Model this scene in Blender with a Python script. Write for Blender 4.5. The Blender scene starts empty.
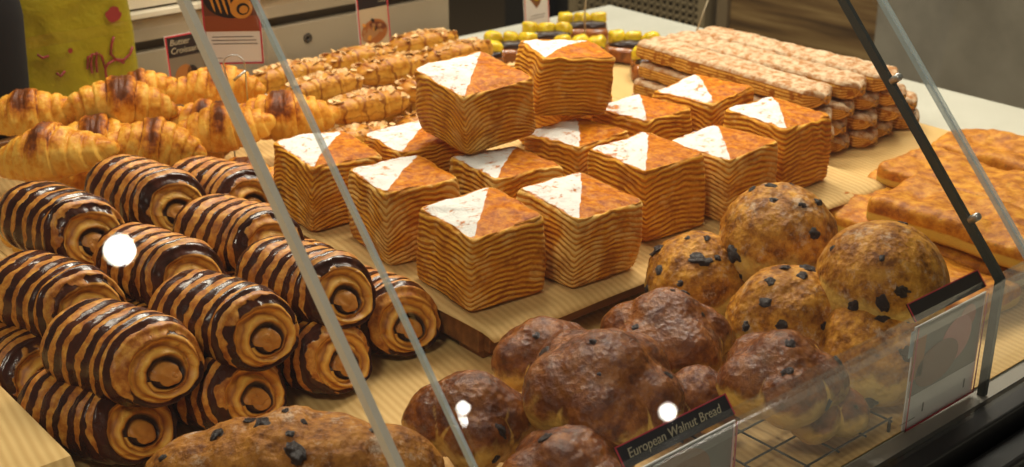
import bpy, math, random
import numpy as np
from mathutils import Vector, Matrix, Euler
R = math.radians
sc = bpy.context.scene
col = sc.collection

# ------------------------------------------------------------------ camera
cd = bpy.data.cameras.new('camera'); cam = bpy.data.objects.new('camera', cd); col.objects.link(cam)
cam.location = (0, 0, .49)
cam.rotation_euler = (R(90 - 23), 0, R(-40.5))
cd.sensor_width = 36; cd.lens = 1325 * 36 / 1024; cd.clip_start = .02; cd.clip_end = 60
cd.dof.use_dof = True; cd.dof.focus_distance = .92; cd.dof.aperture_fstop = 14
sc.camera = cam
# ------------------------------------------------------------------ world, light, exposure
w = bpy.data.worlds.new('world'); sc.world = w; w.use_nodes = True
w.node_tree.nodes['Background'].inputs[0].default_value = (1.0, .90, .76, 1)
w.node_tree.nodes['Background'].inputs[1].default_value = .07
sc.view_settings.view_transform = 'Standard'; sc.view_settings.look = 'None'
sc.view_settings.exposure = 0.42; sc.view_settings.gamma = 1; sc.view_settings.use_curve_mapping = False
sc.cycles.use_denoising = True
sc.cycles.max_bounces = 8; sc.cycles.transparent_max_bounces = 24; sc.cycles.sample_clamp_indirect = 4
def area(name, loc, target, sx, sy, power, color):
    l = bpy.data.lights.new(name, 'AREA'); l.shape = 'RECTANGLE'; l.size = sx; l.size_y = sy; l.energy = power; l.color = color
    o = bpy.data.objects.new(name, l); col.objects.link(o); o.location = loc
    o.rotation_euler = (Vector(target) - Vector(loc)).to_track_quat('-Z', 'Y').to_euler()
    return o
WARM = (1.0, .89, .72)
area('case_light_strip', (.98, 1.06, .72), (.80, .80, 0), 1.3, .10, 7.5, WARM)
area('ceiling_light_over_aisle', (-.75, .15, 1.7), (.6, .8, 0), .45, .4, 11, (1, .89, .72))
area('ceiling_light_far_end', (2.4, 1.6, 1.9), (1.9, 1.4, 0), .6, .6, 20, (1, .93, .80))
area('added_background_fill', (1.75, 2.3, 1.9), (2.8, 1.8, -.3), .6, .6, 40, (1, .92, .76))  # unseen fill lamp added to brighten the far background

# ------------------------------------------------------------------ helpers
def link(o, parent=None):
    col.objects.link(o)
    if parent is not None: o.parent = parent
    return o
def tag(o, label=None, cat=None, group=None, kind=None):
    if label: o['label'] = label
    if cat: o['category'] = cat
    if group: o['group'] = group
    if kind: o['kind'] = kind
    return o
def thing(name, loc, label, cat, group=None, rot=(0, 0, 0)):
    o = bpy.data.objects.new(name, None); o.location = loc; o.rotation_euler = rot; o.empty_display_size = .02
    col.objects.link(o); return tag(o, label, cat, group)
def mesh(name, V, F, mats, attrs=None, smooth=True, midx=None):
    me = bpy.data.meshes.new(name)
    V = np.asarray(V, float)
    me.from_pydata(V.tolist(), [], [tuple(f) for f in F]); 
    for m in (mats if isinstance(mats, (list, tuple)) else [mats]): me.materials.append(m)
    if smooth: me.polygons.foreach_set('use_smooth', [True] * len(me.polygons))
    if midx is not None: me.polygons.foreach_set('material_index', midx)
    for k, a in (attrs or {}).items():
        a = np.asarray(a, float)
        if a.size != len(V): a = np.broadcast_to(a, (len(V) // a.shape[1], a.shape[1]) if a.shape[0] == 1 else (a.shape[0], len(V) // a.shape[0]))
        at = me.attributes.new(k, 'FLOAT', 'POINT'); at.data.foreach_set('value', np.ascontiguousarray(a, np.float32).ravel())
    me.update(); return me
def ob(name, me, parent=None, loc=(0, 0, 0), rot=(0, 0, 0), scale=(1, 1, 1)):
    o = bpy.data.objects.new(name, me); o.location = loc; o.rotation_euler = rot; o.scale = scale
    return link(o, parent)
def rings(P, cap=True):
    """P (n,m,3): closed around m; returns verts, faces"""
    n, m = P.shape[:2]
    V = P.reshape(-1, 3); i = np.arange(n - 1)[:, None] * m; j = np.arange(m)[None, :]; k = (j + 1) % m
    F = np.stack([i + j, i + k, i + m + k, i + m + j], -1).reshape(-1, 4).tolist()
    if cap: F.append(list(range(m))[::-1]); F.append(list(range((n - 1) * m, n * m)))
    return V, F
def smoothstep(a, b, x):
    t = np.clip((x - a) / (b - a), 0, 1); return t * t * (3 - 2 * t)
def vnoise(p, seed=0):
    p = np.asarray(p, float); i = np.floor(p).astype(np.int64); f = p - i; f = f * f * (3 - 2 * f)
    def h(a, b, c):
        n = (a * 374761393 + b * 668265263 + c * 2147483647 + seed * 1274126177) & 0xffffffff
        n = ((n ^ (n >> 13)) * 1274126177) & 0xffffffff
        n = ((n ^ (n >> 16)) * 2246822519) & 0xffffffff
        return ((n ^ (n >> 15)) & 0xffff) / 65535.0
    r = 0
    for dx in (0, 1):
        for dy in (0, 1):
            for dz in (0, 1):
                wgt = (f[..., 0] if dx else 1 - f[..., 0]) * (f[..., 1] if dy else 1 - f[..., 1]) * (f[..., 2] if dz else 1 - f[..., 2])
                r = r + wgt * h(i[..., 0] + dx, i[..., 1] + dy, i[..., 2] + dz)
    return r * 2 - 1
def fbm(p, seed=0, o=3):
    r = 0; a = 1.
    for k in range(o): r = r + a * vnoise(p * 2 ** k + 17.3 * k, seed + k); a *= .5
    return r
def box_vf(x0, x1, y0, y1, z0, z1):
    V = [(x0, y0, z0), (x1, y0, z0), (x1, y1, z0), (x0, y1, z0), (x0, y0, z1), (x1, y0, z1), (x1, y1, z1), (x0, y1, z1)]
    return V, [(0, 3, 2, 1), (4, 5, 6, 7), (0, 1, 5, 4), (1, 2, 6, 5), (2, 3, 7, 6), (3, 0, 4, 7)]
def box(name, b, m, parent=None, bevel=0, **k):
    V, F = box_vf(*b); o = ob(name, mesh(name, V, F, m, smooth=False), parent, **k)
    if bevel:
        md = o.modifiers.new('bevel', 'BEVEL'); md.width = bevel; md.segments = 3
    return o
def tube(name, pts, r, m, parent=None, n=8):
    pts = [Vector(p) for p in pts]; P = []
    up = Vector((0, 0, 1))
    for i, p in enumerate(pts):
        d = (pts[min(i + 1, len(pts) - 1)] - pts[max(i - 1, 0)]).normalized()
        a = d.cross(up if abs(d.z) < .95 else Vector((0, 1, 0))).normalized(); b = d.cross(a)
        P.append([tuple(p + r * (math.cos(t) * a + math.sin(t) * b)) for t in np.linspace(0, 2 * math.pi, n, endpoint=False)])
    V, F = rings(np.array(P)); return ob(name, mesh(name, V, F, m), parent)

# ------------------------------------------------------------------ material builder
class NM:
    def __init__(s, name, rough=.5, spec=.5):
        s.m = bpy.data.materials.new(name); s.m.use_nodes = True; s.t = s.m.node_tree; s.b = s.t.nodes['Principled BSDF']
        s.b.inputs['Roughness'].default_value = rough; s.b.inputs['Specular IOR Level'].default_value = spec
        s._o = None
    def n(s, ty, **k):
        x = s.t.nodes.new(ty)
        for a, v in k.items(): setattr(x, a, v)
        return x
    def put(s, sock, v):
        if hasattr(v, 'is_output'): s.t.links.new(v, sock)
        elif isinstance(v, (tuple, list)) and sock.type == 'RGBA': sock.default_value = (*v[:3], 1)
        else: sock.default_value = v
    def obj(s):
        if s._o is None:
            tc = s.n('ShaderNodeTexCoord'); oi = s.n('ShaderNodeObjectInfo')
            a = s.n('ShaderNodeVectorMath', operation='ADD'); mu = s.n('ShaderNodeMath', operation='MULTIPLY'); mu.inputs[1].default_value = 37.
            s.t.links.new(oi.outputs['Random'], mu.inputs[0]); s.t.links.new(tc.outputs['Object'], a.inputs[0]); s.t.links.new(mu.outputs[0], a.inputs[1])
            s._o = a.outputs[0]
        return s._o
    def attr(s, name): return s.n('ShaderNodeAttribute', attribute_name=name).outputs['Fac']
    def math(s, op, a, b=0., c=None):
        x = s.n('ShaderNodeMath', operation=op); s.put(x.inputs[0], a); s.put(x.inputs[1], b)
        if c is not None: s.put(x.inputs[2], c)
        return x.outputs[0]
    def noise(s, scale, detail=3, rough=.55, vec=None, dist=0.):
        x = s.n('ShaderNodeTexNoise'); s.put(x.inputs['Vector'], vec if vec is not None else s.obj())
        x.inputs['Scale'].default_value = scale; x.inputs['Detail'].default_value = detail; x.inputs['Roughness'].default_value = rough; x.inputs['Distortion'].default_value = dist
        return x.outputs['Fac']
    def voro(s, scale, feature='F1', vec=None):
        x = s.n('ShaderNodeTexVoronoi', feature=feature); s.put(x.inputs['Vector'], vec if vec is not None else s.obj()); x.inputs['Scale'].default_value = scale
        return x.outputs['Distance']
    def ramp(s, f, stops, interp='LINEAR'):
        x = s.n('ShaderNodeValToRGB'); s.put(x.inputs[0], f); cr = x.color_ramp; cr.interpolation = interp
        while len(cr.elements) < len(stops): cr.elements.new(.5)
        for e, (p, c) in zip(cr.elements, stops):
            e.position = p; e.color = (*c, 1) if isinstance(c, (tuple, list)) else (c, c, c, 1)
        return x.outputs[0]
    def mix(s, f, a, b, blend='MIX'):
        x = s.n('ShaderNodeMix', data_type='RGBA', blend_type=blend); s.put(x.inputs[0], f); s.put(x.inputs[6], a); s.put(x.inputs[7], b); return x.outputs[2]
    def step(s, f, lo, hi):
        x = s.n('ShaderNodeMapRange', interpolation_type='SMOOTHSTEP'); s.put(x.inputs[0], f); x.inputs[1].default_value = lo; x.inputs[2].default_value = hi; return x.outputs[0]
    def bump(s, h, strength=.5, dist=.001):
        x = s.n('ShaderNodeBump'); s.put(x.inputs['Height'], h); x.inputs['Strength'].default_value = strength; x.inputs['Distance'].default_value = dist
        s.t.links.new(x.outputs[0], s.b.inputs['Normal']); return x
    def color(s, c): s.put(s.b.inputs['Base Color'], c); return s
    def rough(s, r): s.put(s.b.inputs['Roughness'], r); return s
    def set(s, **k):
        for a, v in k.items(): s.put(s.b.inputs[a.replace('_', ' ')], v)
        return s
def plain(name, c, rough=.6, metal=0., spec=.5):
    x = NM(name, rough, spec); x.color(c); x.b.inputs['Metallic'].default_value = metal; return x.m
def S(r, g, b):  # sRGB 0-255 -> linear
    f = lambda c: ((c / 255 + .055) / 1.055) ** 2.4 if c > 10 else c / 255 / 12.92
    return (f(r), f(g), f(b))

# --- kraft paper with fine ribs
x = NM('kraft_paper', .75, .25)
tc = x.n('ShaderNodeTexCoord'); wv = x.n('ShaderNodeTexWave'); x.t.links.new(tc.outputs['Object'], wv.inputs[0]); wv.wave_type = 'BANDS'; wv.bands_direction = 'DIAGONAL'
mp = x.n('ShaderNodeMapping'); x.t.links.new(tc.outputs['Object'], mp.inputs[0]); mp.inputs['Rotation'].default_value = (0, 0, R(8)); x.t.links.new(mp.outputs[0], wv.inputs[0]); wv.bands_direction = 'X'
wv.inputs['Scale'].default_value = 50; wv.inputs['Distortion'].default_value = .3
nz = x.noise(30, 3)
x.color(x.mix(x.math('MULTIPLY', wv.outputs['Fac'], .55), x.mix(nz, S(205, 168, 104), S(222, 188, 125)), S(186, 146, 84)))
x.bump(wv.outputs['Fac'], .3, .0006); PAPER = x.m
# --- danish cube
x = NM('laminated_danish', .42, .45)
lay = x.attr('layer'); top = x.attr('top'); sug = x.attr('sugar')
n1 = x.noise(60, 3); n2 = x.noise(260, 3)
l2 = x.math('ADD', lay, x.math('MULTIPLY', x.math('SUBTRACT', n1, .5), .02))
fr = x.math('FRACT', x.math('MULTIPLY', l2, 14.0))
fr2 = x.math('FRACT', x.math('MULTIPLY', x.math('ADD', l2, x.math('MULTIPLY', x.math('SUBTRACT', n2, .5), .03)), 42.0))
side = x.ramp(fr, [(0, (.26, .075, .006)), (.12, (.42, .135, .009)), (.32, (.64, .25, .017)), (.58, (.90, .49, .050)), (.82, (.66, .26, .016)), (1, (.26, .075, .006))])
soft = x.ramp(fr, [(0, (.50, .18, .012)), (.5, (.76, .34, .026)), (1, (.50, .18, .012))])
side = x.mix(x.step(x.noise(60, 3, .6), .42, .60), side, soft)
side = x.mix(x.math('MULTIPLY', x.step(fr2, .55, 1.), .30), side, (.30, .085, .008))
pale = x.step(x.math('ADD', x.noise(55, 3), x.math('MULTIPLY', x.attr('pale'), .28)), .58, .82)
side = x.mix(x.math('MULTIPLY', pale, .7), side, x.mix(fr, (.58, .28, .045), (.88, .60, .20)))
side = x.mix(x.math('MULTIPLY', x.step(x.noise(48, 4, .65), .50, .66), .55), side, (.30, .080, .007))
tp = x.ramp(x.noise(150, 5, .7), [(.30, (.22, .042, .002)), (.44, (.42, .110, .004)), (.56, (.58, .19, .007)), (.74, (.74, .33, .022))])
c = x.mix(top, side, tp)
sm = x.step(x.math('ADD', sug, x.math('MULTIPLY', x.math('SUBTRACT', x.noise(90, 6, .78), .5), 2.4)), .30, .60)
c = x.mix(sm, c, (.74, .72, .68))
x.color(c); x.rough(x.mix(sm, x.mix(top, (.55,) * 3, (.42,) * 3), (.9,) * 3)); x.b.inputs['Specular IOR Level'].default_value = .08
hb = x.math('ADD', x.math('MULTIPLY', x.math('PINGPONG', fr, .5), 1.4), x.math('MULTIPLY', x.noise(420, 3), .7))
x.bump(x.mix(top, hb, x.math('MULTIPLY', x.noise(250, 4), 1.0)), .8, .0014); DAN = x.m
# --- chocolate striped roll
x = NM('chocolate_striped_roll', .3, .4)
ax = x.attr('ax'); ht = x.attr('ht'); endm = x.attr('endm'); ex = x.attr('ex'); ey = x.attr('ey')
ph = x.math('ADD', x.math('MULTIPLY', ax, 6.9, ) if False else x.math('MULTIPLY_ADD', ax, 6.9, .35), x.math('MULTIPLY', x.math('SUBTRACT', x.noise(55, 2), .5), .8))
tri = x.math('MULTIPLY', x.math('PINGPONG', ph, .5), 2.0)
thr = ht
light = x.step(x.math('SUBTRACT', x.math('ADD', tri, x.math('MULTIPLY', x.math('SUBTRACT', x.noise(200, 3), .5), .35)), thr), -.04, .05)
crust = x.ramp(x.noise(140, 4, .65), [(.32, (.30, .080, .007)), (.48, (.50, .175, .018)), (.66, (.72, .35, .055))])
choc = x.ramp(x.noise(50, 3), [(.35, (.030, .008, .004)), (.7, (.085, .022, .010))])
body = x.mix(light, choc, crust)
rr = x.math('SQRT', x.math('ADD', x.math('POWER', ex, 2.), x.math('POWER', ey, 2.)))
th = x.math('DIVIDE', x.math('ARCTAN2', ey, ex), 2 * math.pi)
sp = x.math('FRACT', x.math('ADD', x.math('SUBTRACT', x.math('MULTIPLY', rr, 6.0), th), x.math('MULTIPLY', x.noise(90, 2), .6)))
endc = x.ramp(sp, [(0, (.34, .11, .010)), (.25, (.62, .25, .025)), (.6, (.86, .48, .08)), (.85, (.62, .26, .025)), (1, (.34, .11, .010))])
plug = x.mix(x.noise(160, 3), (.40, .13, .014), (.66, .29, .04))
gr = x.math('ADD', rr, x.math('MULTIPLY', th, -.10))
endc = x.mix(x.step(gr, .30, .34), plug, x.mix(x.step(gr, .42, .50), (.030, .009, .005), endc))
x.color(x.mix(endm, body, endc))
gl = x.math('MULTIPLY', x.math('SUBTRACT', 1., light), x.math('SUBTRACT', 1., endm))
x.rough(x.mix(gl, (.48,) * 3, x.ramp(x.noise(90, 3), [(.35, .13), (.7, .34)])))
hb = x.math('ADD', x.math('MULTIPLY', light, .8), x.math('MULTIPLY', x.noise(130, 4), .8))
x.bump(hb, .6, .0012); ROLL = x.m
# --- croissant
x = NM('croissant_crust', .5, .15)
cr = x.attr('crust'); ln = x.attr('lines')
st = x.noise(1.0, 3, .6, vec=None)
x2 = x.n('ShaderNodeCombineXYZ'); x.put(x2.inputs[0], x.math('MULTIPLY', ln, 34.)); x.put(x2.inputs[1], x.math('MULTIPLY', cr, 2.))
fl = x.noise(1.0, 4, .65, vec=x2.outputs[0])
v = x.math('ADD', x.math('MULTIPLY', cr, .92), x.math('MULTIPLY', x.math('SUBTRACT', x.noise(80, 6, .72), .5), 1.7))
v = x.math('ADD', v, x.math('MULTIPLY', x.math('SUBTRACT', fl, .5), .15))
x.color(x.ramp(v, [(.0, (.74, .42, .07)), (.2, (.66, .29, .028)), (.42, (.48, .155, .010)), (.60, (.27, .065, .005)), (.80, (.11, .028, .005))]))
x.bump(x.math('ADD', x.math('MULTIPLY', fl, .8), x.noise(150, 4)), .6, .0012); x.rough(.42); CROI = x.m
# --- almond sticks
x = NM('almond_pastry', .42, .2)
cr = x.attr('crust'); ln = x.attr('lines')
f3 = x.math('FRACT', x.math('ADD', x.math('MULTIPLY', ln, 3.), x.math('MULTIPLY', x.noise(90, 3), 1.6)))
v = x.math('ADD', x.math('MULTIPLY', cr, .5), x.math('MULTIPLY', x.math('SUBTRACT', x.noise(120, 4), .5), .9))
c = x.ramp(v, [(.0, (.76, .46, .08)), (.3, (.64, .31, .035)), (.6, (.40, .14, .014))])
c = x.mix(x.math('MULTIPLY', x.step(f3, .62, 1.), .55), c, (.30, .09, .010))
dz = x.step(x.math('PINGPONG', x.math('ADD', x.math('MULTIPLY', x.attr('ax'), 2.2), x.math('MULTIPLY', x.math('SUBTRACT', x.noise(60, 2), .5), .9)), .5), .40, .47)
c = x.mix(x.math('MULTIPLY', dz, .75), c, (.22, .055, .012))
x.color(c); x.bump(x.math('ADD', f3, x.noise(150, 3)), .5, .0012); ALM = x.m
x = NM('almond_flake', .5, .4); x.color(x.ramp(x.noise(120, 3), [(.3, (.34, .13, .03)), (.5, (.66, .38, .13)), (.7, (.80, .58, .28))])); FLAKE = x.m
# --- sugared puff
x = NM('sugared_puff', .6, .12)
top = x.attr('top'); ln = x.attr('lines')
f3 = x.math('FRACT', x.math('ADD', x.math('MULTIPLY', ln, 6.), x.math('MULTIPLY', x.noise(40, 2), .7)))
sd = x.ramp(f3, [(0, (.24, .07, .008)), (.25, (.60, .26, .03)), (.6, (.86, .54, .13)), (.85, (.64, .28, .03)), (1, (.24, .07, .008))])
sd = x.mix(x.step(x.noise(110, 4), .5, .65), sd, (.36, .12, .015))
tp = x.mix(x.step(x.noise(110, 6, .8), .38, .60), (.38, .155, .04), (.64, .48, .31))
x.color(x.mix(x.step(x.math('ADD', top, x.math('MULTIPLY', x.math('SUBTRACT', x.noise(60, 3), .5), .5)), .4, .7), sd, tp))
x.bump(x.math('ADD', x.noise(110, 5, .7), x.math('MULTIPLY', f3, .3)), .8, .002); PUFF = x.m
# --- breads
def bread(name, dark, mid, lightc, pale, flour, gloss):
    x = NM(name, gloss, .4 if gloss < .3 else .15)
    pl = x.attr('pale'); n = x.noise(95, 6, .68)
    c = x.ramp(n, [(.36, dark), (.48, mid), (.62, lightc)])
    c = x.mix(x.math('MULTIPLY', x.step(x.noise(32, 3), .50, .64), .35), c, dark)
    c = x.mix(x.step(x.math('ADD', pl, x.math('MULTIPLY', x.math('SUBTRACT', x.noise(60, 4), .5), 1.3)), .35, .80), c, pale)
    c = x.mix(x.math('MULTIPLY', x.step(x.noise(48, 6, .8), .52, .68), flour), c, (.74, .58, .42))
    x.color(c); x.bump(x.math('ADD', x.noise(120, 6, .75), x.math('MULTIPLY', x.voro(240), .5)), .8, .0022); return x.m
WALB = bread('walnut_bread_crust', (.105, .026, .005), (.20, .054, .008), (.34, .110, .016), (.74, .44, .09), .12, .24)
RAIB = bread('raisin_roll_crust', (.18, .055, .006), (.44, .17, .016), (.70, .33, .042), (.80, .52, .12), .55, .38)
LOAFB = bread('raisin_loaf_crust', (.16, .050, .008), (.36, .135, .018), (.52, .22, .032), (.60, .32, .07), .6, .45)
x = NM('raisin', .35, .5); x.color(x.mix(x.noise(150, 2), (.012, .006, .005), (.045, .018, .012))); x.bump(x.noise(300, 3), .8, .001); RAI = x.m
x = NM('focaccia', .5, .15)
pl = x.attr('pale'); n = x.noise(85, 6, .7)
c = x.ramp(n, [(.36, (.28, .080, .006)), (.5, (.50, .18, .012)), (.64, (.66, .30, .028))])
c = x.mix(x.step(x.math('ADD', pl, x.math('MULTIPLY', x.math('SUBTRACT', x.noise(60, 3), .5), .6)), .4, .8), c, (.64, .42, .07))
c = x.mix(x.math('MULTIPLY', x.step(x.noise(330, 2), .66, .72), .6), c, (.10, .10, .02))
x.color(c); x.bump(x.noise(70, 5, .7), .7, .002); FOC = x.m
# --- tart
x = NM('caramel_glaze', .22, .5); x.color(x.ramp(x.noise(60, 4), [(.3, (.10, .025, .006)), (.55, (.30, .09, .015)), (.8, (.48, .18, .03))])); x.bump(x.noise(90, 3), .5, .002); GLAZE = x.m
x = NM('mango', .25, .5); x.color(x.ramp(x.noise(70, 2), [(.3, (.60, .40, .012)), (.7, (.86, .64, .03))])); x.set(Subsurface_Weight=.15, Subsurface_Scale=.01); MANGO = x.m
CHOC = plain('chocolate', (.03, .012, .009), .3)
# --- setting
x = NM('marble', .35, .5); x.color(x.mix(x.noise(12, 6, .7), S(178, 176, 160), S(215, 212, 198))); MARB = x.m
x = NM('oak_tray', .4, .4); tc = x.n('ShaderNodeTexCoord'); mp = x.n('ShaderNodeMapping'); mp.inputs['Scale'].default_value = (6, 90, 90); x.t.links.new(tc.outputs['Object'], mp.inputs[0])
x.color(x.ramp(x.noise(1, 4, vec=mp.outputs[0]), [(.3, (.12, .045, .012)), (.7, (.30, .13, .035))])); WOOD = x.m
x = NM('concrete', .8, .2); x.color(x.ramp(x.noise(3.5, 5, .65), [(.3, S(128, 120, 104)), (.7, S(164, 155, 136))])); CONC = x.m
x = NM('dark_planks', .6, .3); tc = x.n('ShaderNodeTexCoord'); mp = x.n('ShaderNodeMapping'); mp.inputs['Scale'].default_value = (1, 1, 18); x.t.links.new(tc.outputs['Object'], mp.inputs[0])
x.color(x.ramp(x.noise(1.6, 5, .6, vec=mp.outputs[0]), [(.35, S(78, 56, 30)), (.5, S(124, 94, 54)), (.65, S(158, 128, 80))])); PLANK = x.m
x = NM('back_panel_steel', .5, .4); x.color(x.mix(x.noise(9, 4), S(152, 136, 112), S(172, 156, 132))); PANEL = x.m
x = NM('cream_laminate', .4, .4); x.color(S(225, 214, 192)); CREAM = x.m
DARKG = plain('dark_groove', S(70, 58, 42), .6)
BLACK = plain('black_rubber', (.006, .006, .007), .4)
BLACKF = plain('black_cloth', (.010, .009, .010), .85, spec=.2)
STEEL = plain('brushed_steel', (.62, .63, .60), .42, 1.)
BRK_LIT = plain('bracket_lit_tone', (.70, .64, .54), .55, .0)  # same metal as the right strip; the brighter light is in the colour
BRK_SHADED = plain('bracket_shaded_tone', (.055, .065, .06), .35, .3)  # same metal as the left strip; its dimmer light is in the colour
GREYM = plain('grey_channel', (.30, .28, .24), .5, .3)
WHITE = plain('white_print', (.82, .80, .77), .5)
BLKP = plain('black_print', (.012, .010, .014), .35)
REDP = plain('red_print', (.55, .04, .06), .4)
ROSE = plain('rose_print', (.66, .25, .22), .4)
BROWNP = plain('brown_print', (.16, .045, .02), .4)
ORNP = plain('orange_print', (.70, .30, .04), .4)
TANP = plain('tan_print', (.40, .20, .08), .4)
GREYP = plain('grey_print', (.16, .15, .13), .4)
INK = plain('dark_ink', (.02, .02, .02), .5)
CHALK = plain('chalk_lettering', (.46, .40, .27), .7)
def glass(name, tint, gloss=.8):
    m = bpy.data.materials.new(name); m.use_nodes = True; t = m.node_tree; t.nodes.clear()
    o = t.nodes.new('ShaderNodeOutputMaterial'); mx = t.nodes.new('ShaderNodeMixShader'); tr = t.nodes.new('ShaderNodeBsdfTransparent'); g = t.nodes.new('ShaderNodeBsdfGlossy'); fr = t.nodes.new('ShaderNodeFresnel')
    tr.inputs[0].default_value = (*tint, 1); g.inputs['Roughness'].default_value = .015; g.inputs[0].default_value = (gloss, gloss, gloss, 1); ge = t.nodes.new('ShaderNodeNewGeometry'); mr = t.nodes.new('ShaderNodeMapRange'); mr.inputs[3].default_value = 1.45; mr.inputs[4].default_value = 1 / 1.45
    t.links.new(ge.outputs['Backfacing'], mr.inputs[0]); t.links.new(mr.outputs[0], fr.inputs[0])
    t.links.new(fr.outputs[0], mx.inputs[0]); t.links.new(tr.outputs[0], mx.inputs[1]); t.links.new(g.outputs[0], mx.inputs[2]); t.links.new(mx.outputs[0], o.inputs[0]); return m
GLASS = glass('clear_glass', (.975, .985, .98)); ACRY = glass('clear_acrylic', (.97, .97, .97))
x = NM('polished_glass_edge', .12, .8); x.color((.58, .70, .72)); x.set(Alpha=.55); GEDGE = x.m
# ================================================================== SETTING
def structure(name, b, m, **k): return tag(box(name, b, m, **k), kind='structure')
structure('floor', (-4, 9, -4, 9, -.95, -.9), plain('brown_floor', S(84, 68, 46), .6))
structure('wall_right', (2.6, 2.7, -1.0, 1.745, -.9, 1.2), CONC)
structure('wall_back', (-3.0, 8, 6.4, 6.5, -.9, 2.4), plain('brown_wall', S(104, 88, 64), .7))
t = thing('wooden_counter', (2.62, 2.0, -.9), 'dark brown planked wooden counter front beside the grey wall', 'counter')
box('front_board', (0, .4, -.255, .235, 0, .95), PLANK, t); box('corner_post', (-.012, .0, .20, .235, 0, .95), plain('worn_post', S(128, 108, 78), .6), t)
# perforated panel
t = thing('perforated_panel', (2.6, 2.52, -.9), 'beige perforated metal panel standing far behind the fruit pastries', 'panel')
V = []; F = []
nx, nz_, x0, x1, z0, z1 = 20, 22, -.235, .235, .36, .80
def q(a, b, c, d):
    i = len(V); V.extend([(0, a, c), (0, b, c), (0, b, d), (0, a, d)]); V.extend([(.006, a, c), (.006, b, c), (.006, b, d), (.006, a, d)])
    F.extend([(i, i + 3, i + 2, i + 1), (i + 4, i + 5, i + 6, i + 7), (i, i + 1, i + 5, i + 4), (i + 3, i + 7, i + 6, i + 2), (i, i + 4, i + 7, i + 3), (i + 1, i + 2, i + 6, i + 5)])
for i in range(nx + 1):
    y = x0 + (x1 - x0) * i / nx; q(y - .0035, y + .0035, z0, z1)
for i in range(nz_ + 1):
    z = z0 + (z1 - z0) * i / nz_; q(x0, x1, z - .0035, z + .0035)
PERF = plain('beige_metal', S(150, 132, 98), .5)
ob('mesh_sheet', mesh('mesh_sheet', V, F, PERF, smooth=False), t)
box('backing', (.03, .04, -.25, .25, 0, .82), plain('panel_backing', S(74, 62, 40), .7), t); box('frame', (-.01, .03, -.26, -.235, 0, .84), PERF, t); box('frame', (-.01, .03, .235, .26, 0, .84), PERF, t)
t = thing('dark_post', (2.6, 2.98, -.9), 'dark grey upright post beside the perforated panel', 'post')
box('post_body', (0, .15, -.085, .10, 0, .9), plain('dark_post_paint', S(52, 48, 42), .5), t, bevel=.004); box('black_edge', (-.02, .0, -.14, -.085, 0, .9), BLACK, t)
# counter
structure('counter_base', (-1.2, 1.47, .44, 1.47, -.9, -.03), plain('case_body', S(60, 54, 46), .6))
structure('trim_1', (-1.2, 1.478, .43, 1.49, -.03, -.0015), MARB)
structure('trim_2', (-1.2, 1.478, .4175, .43, -.03, -.001), GREYM)
structure('trim_3', (-1.2, 1.478, .398, .4165, -.04, -.003), BLACK, bevel=.002)
structure('trim_4', (-1.2, 1.478, .372, .396, -.075, -.020), BLACK, bevel=.004)
structure('trim_5', (-1.2, 1.478, .352, .370, -.09, -.038), BLACK, bevel=.004)
structure('wall_front', (-1.2, 1.478, .25, .350, -.9, -.050), MARB, bevel=.006)
# paper sheets
V, F = box_vf(-.8, .372, .431, 1.44, -.0013, -.0003); tag(ob('kraft_paper_sheet', mesh('kraft_paper_sheet', V, F, PAPER, smooth=False)), 'ribbed kraft paper sheet on the counter under the chocolate rolls', 'paper', 'kraft liners on the counter')
V, F = box_vf(.366, 1.33, .431, 1.40, -.0002, .0007); tag(ob('kraft_paper_sheet', mesh('kraft_paper_sheet', V, F, PAPER, smooth=False)), 'ribbed kraft paper sheet on the counter under the wooden tray', 'paper', 'kraft liners on the counter')
# paper covered riser at left
P = []
for xx in (-.5, .246):
    P.append([(xx, .66, .0012), (xx, .706, .046), (xx, 1.02, .046), (xx, 1.02, .0012)])
V, F = rings(np.array(P)); tag(ob('paper_covered_riser', mesh('paper_covered_riser', V, F, PAPER, smooth=False)), 'kraft paper covered riser with a sloping front at the left edge beside the rolls', 'riser')
# back panel
t = thing('back_panel', (.18, 1.52, -.03), 'grey brown back panel of the case with a long dark groove', 'panel')
box('lower_board', (-.8, .997, 0, .02, 0, .083), PANEL, t, bevel=.002); box('groove', (-.8, .997, .012, .022, .083, .097), DARKG, t)
box('upper_board', (-.8, .997, -.004, .02, .097, .125), PANEL, t, bevel=.002); box('cream_ledge', (-.8, .997, -.012, .02, .128, .135), CREAM, t, bevel=.001); box('cream_ledge', (-.8, .997, .0, .02, .138, .23), CREAM, t, bevel=.001)
box('dark_seam', (-.8, .997, .004, .02, .1345, .139), DARKG, t)
P = [[(.753 + r * math.cos(a), y, .061 + r * math.sin(a)) for a in np.linspace(0, 2 * math.pi, 20, endpoint=False)] for y, r in ((.0, .007), (-.002, .006), (-.002, .003), (.0, .002))]
V, F = rings(np.array(P)); ob('screw', mesh('screw', V, F, plain('dark_screw', S(66, 54, 40), .5)), t)
V, F = box_vf(-.2, .95, 1.432, 1.436, .105, .118); tag(ob('acrylic_strip', mesh('acrylic_strip', V, F, ACRY, smooth=False)), 'thin clear acrylic strip running in front of the yellow bag', 'strip')

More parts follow.
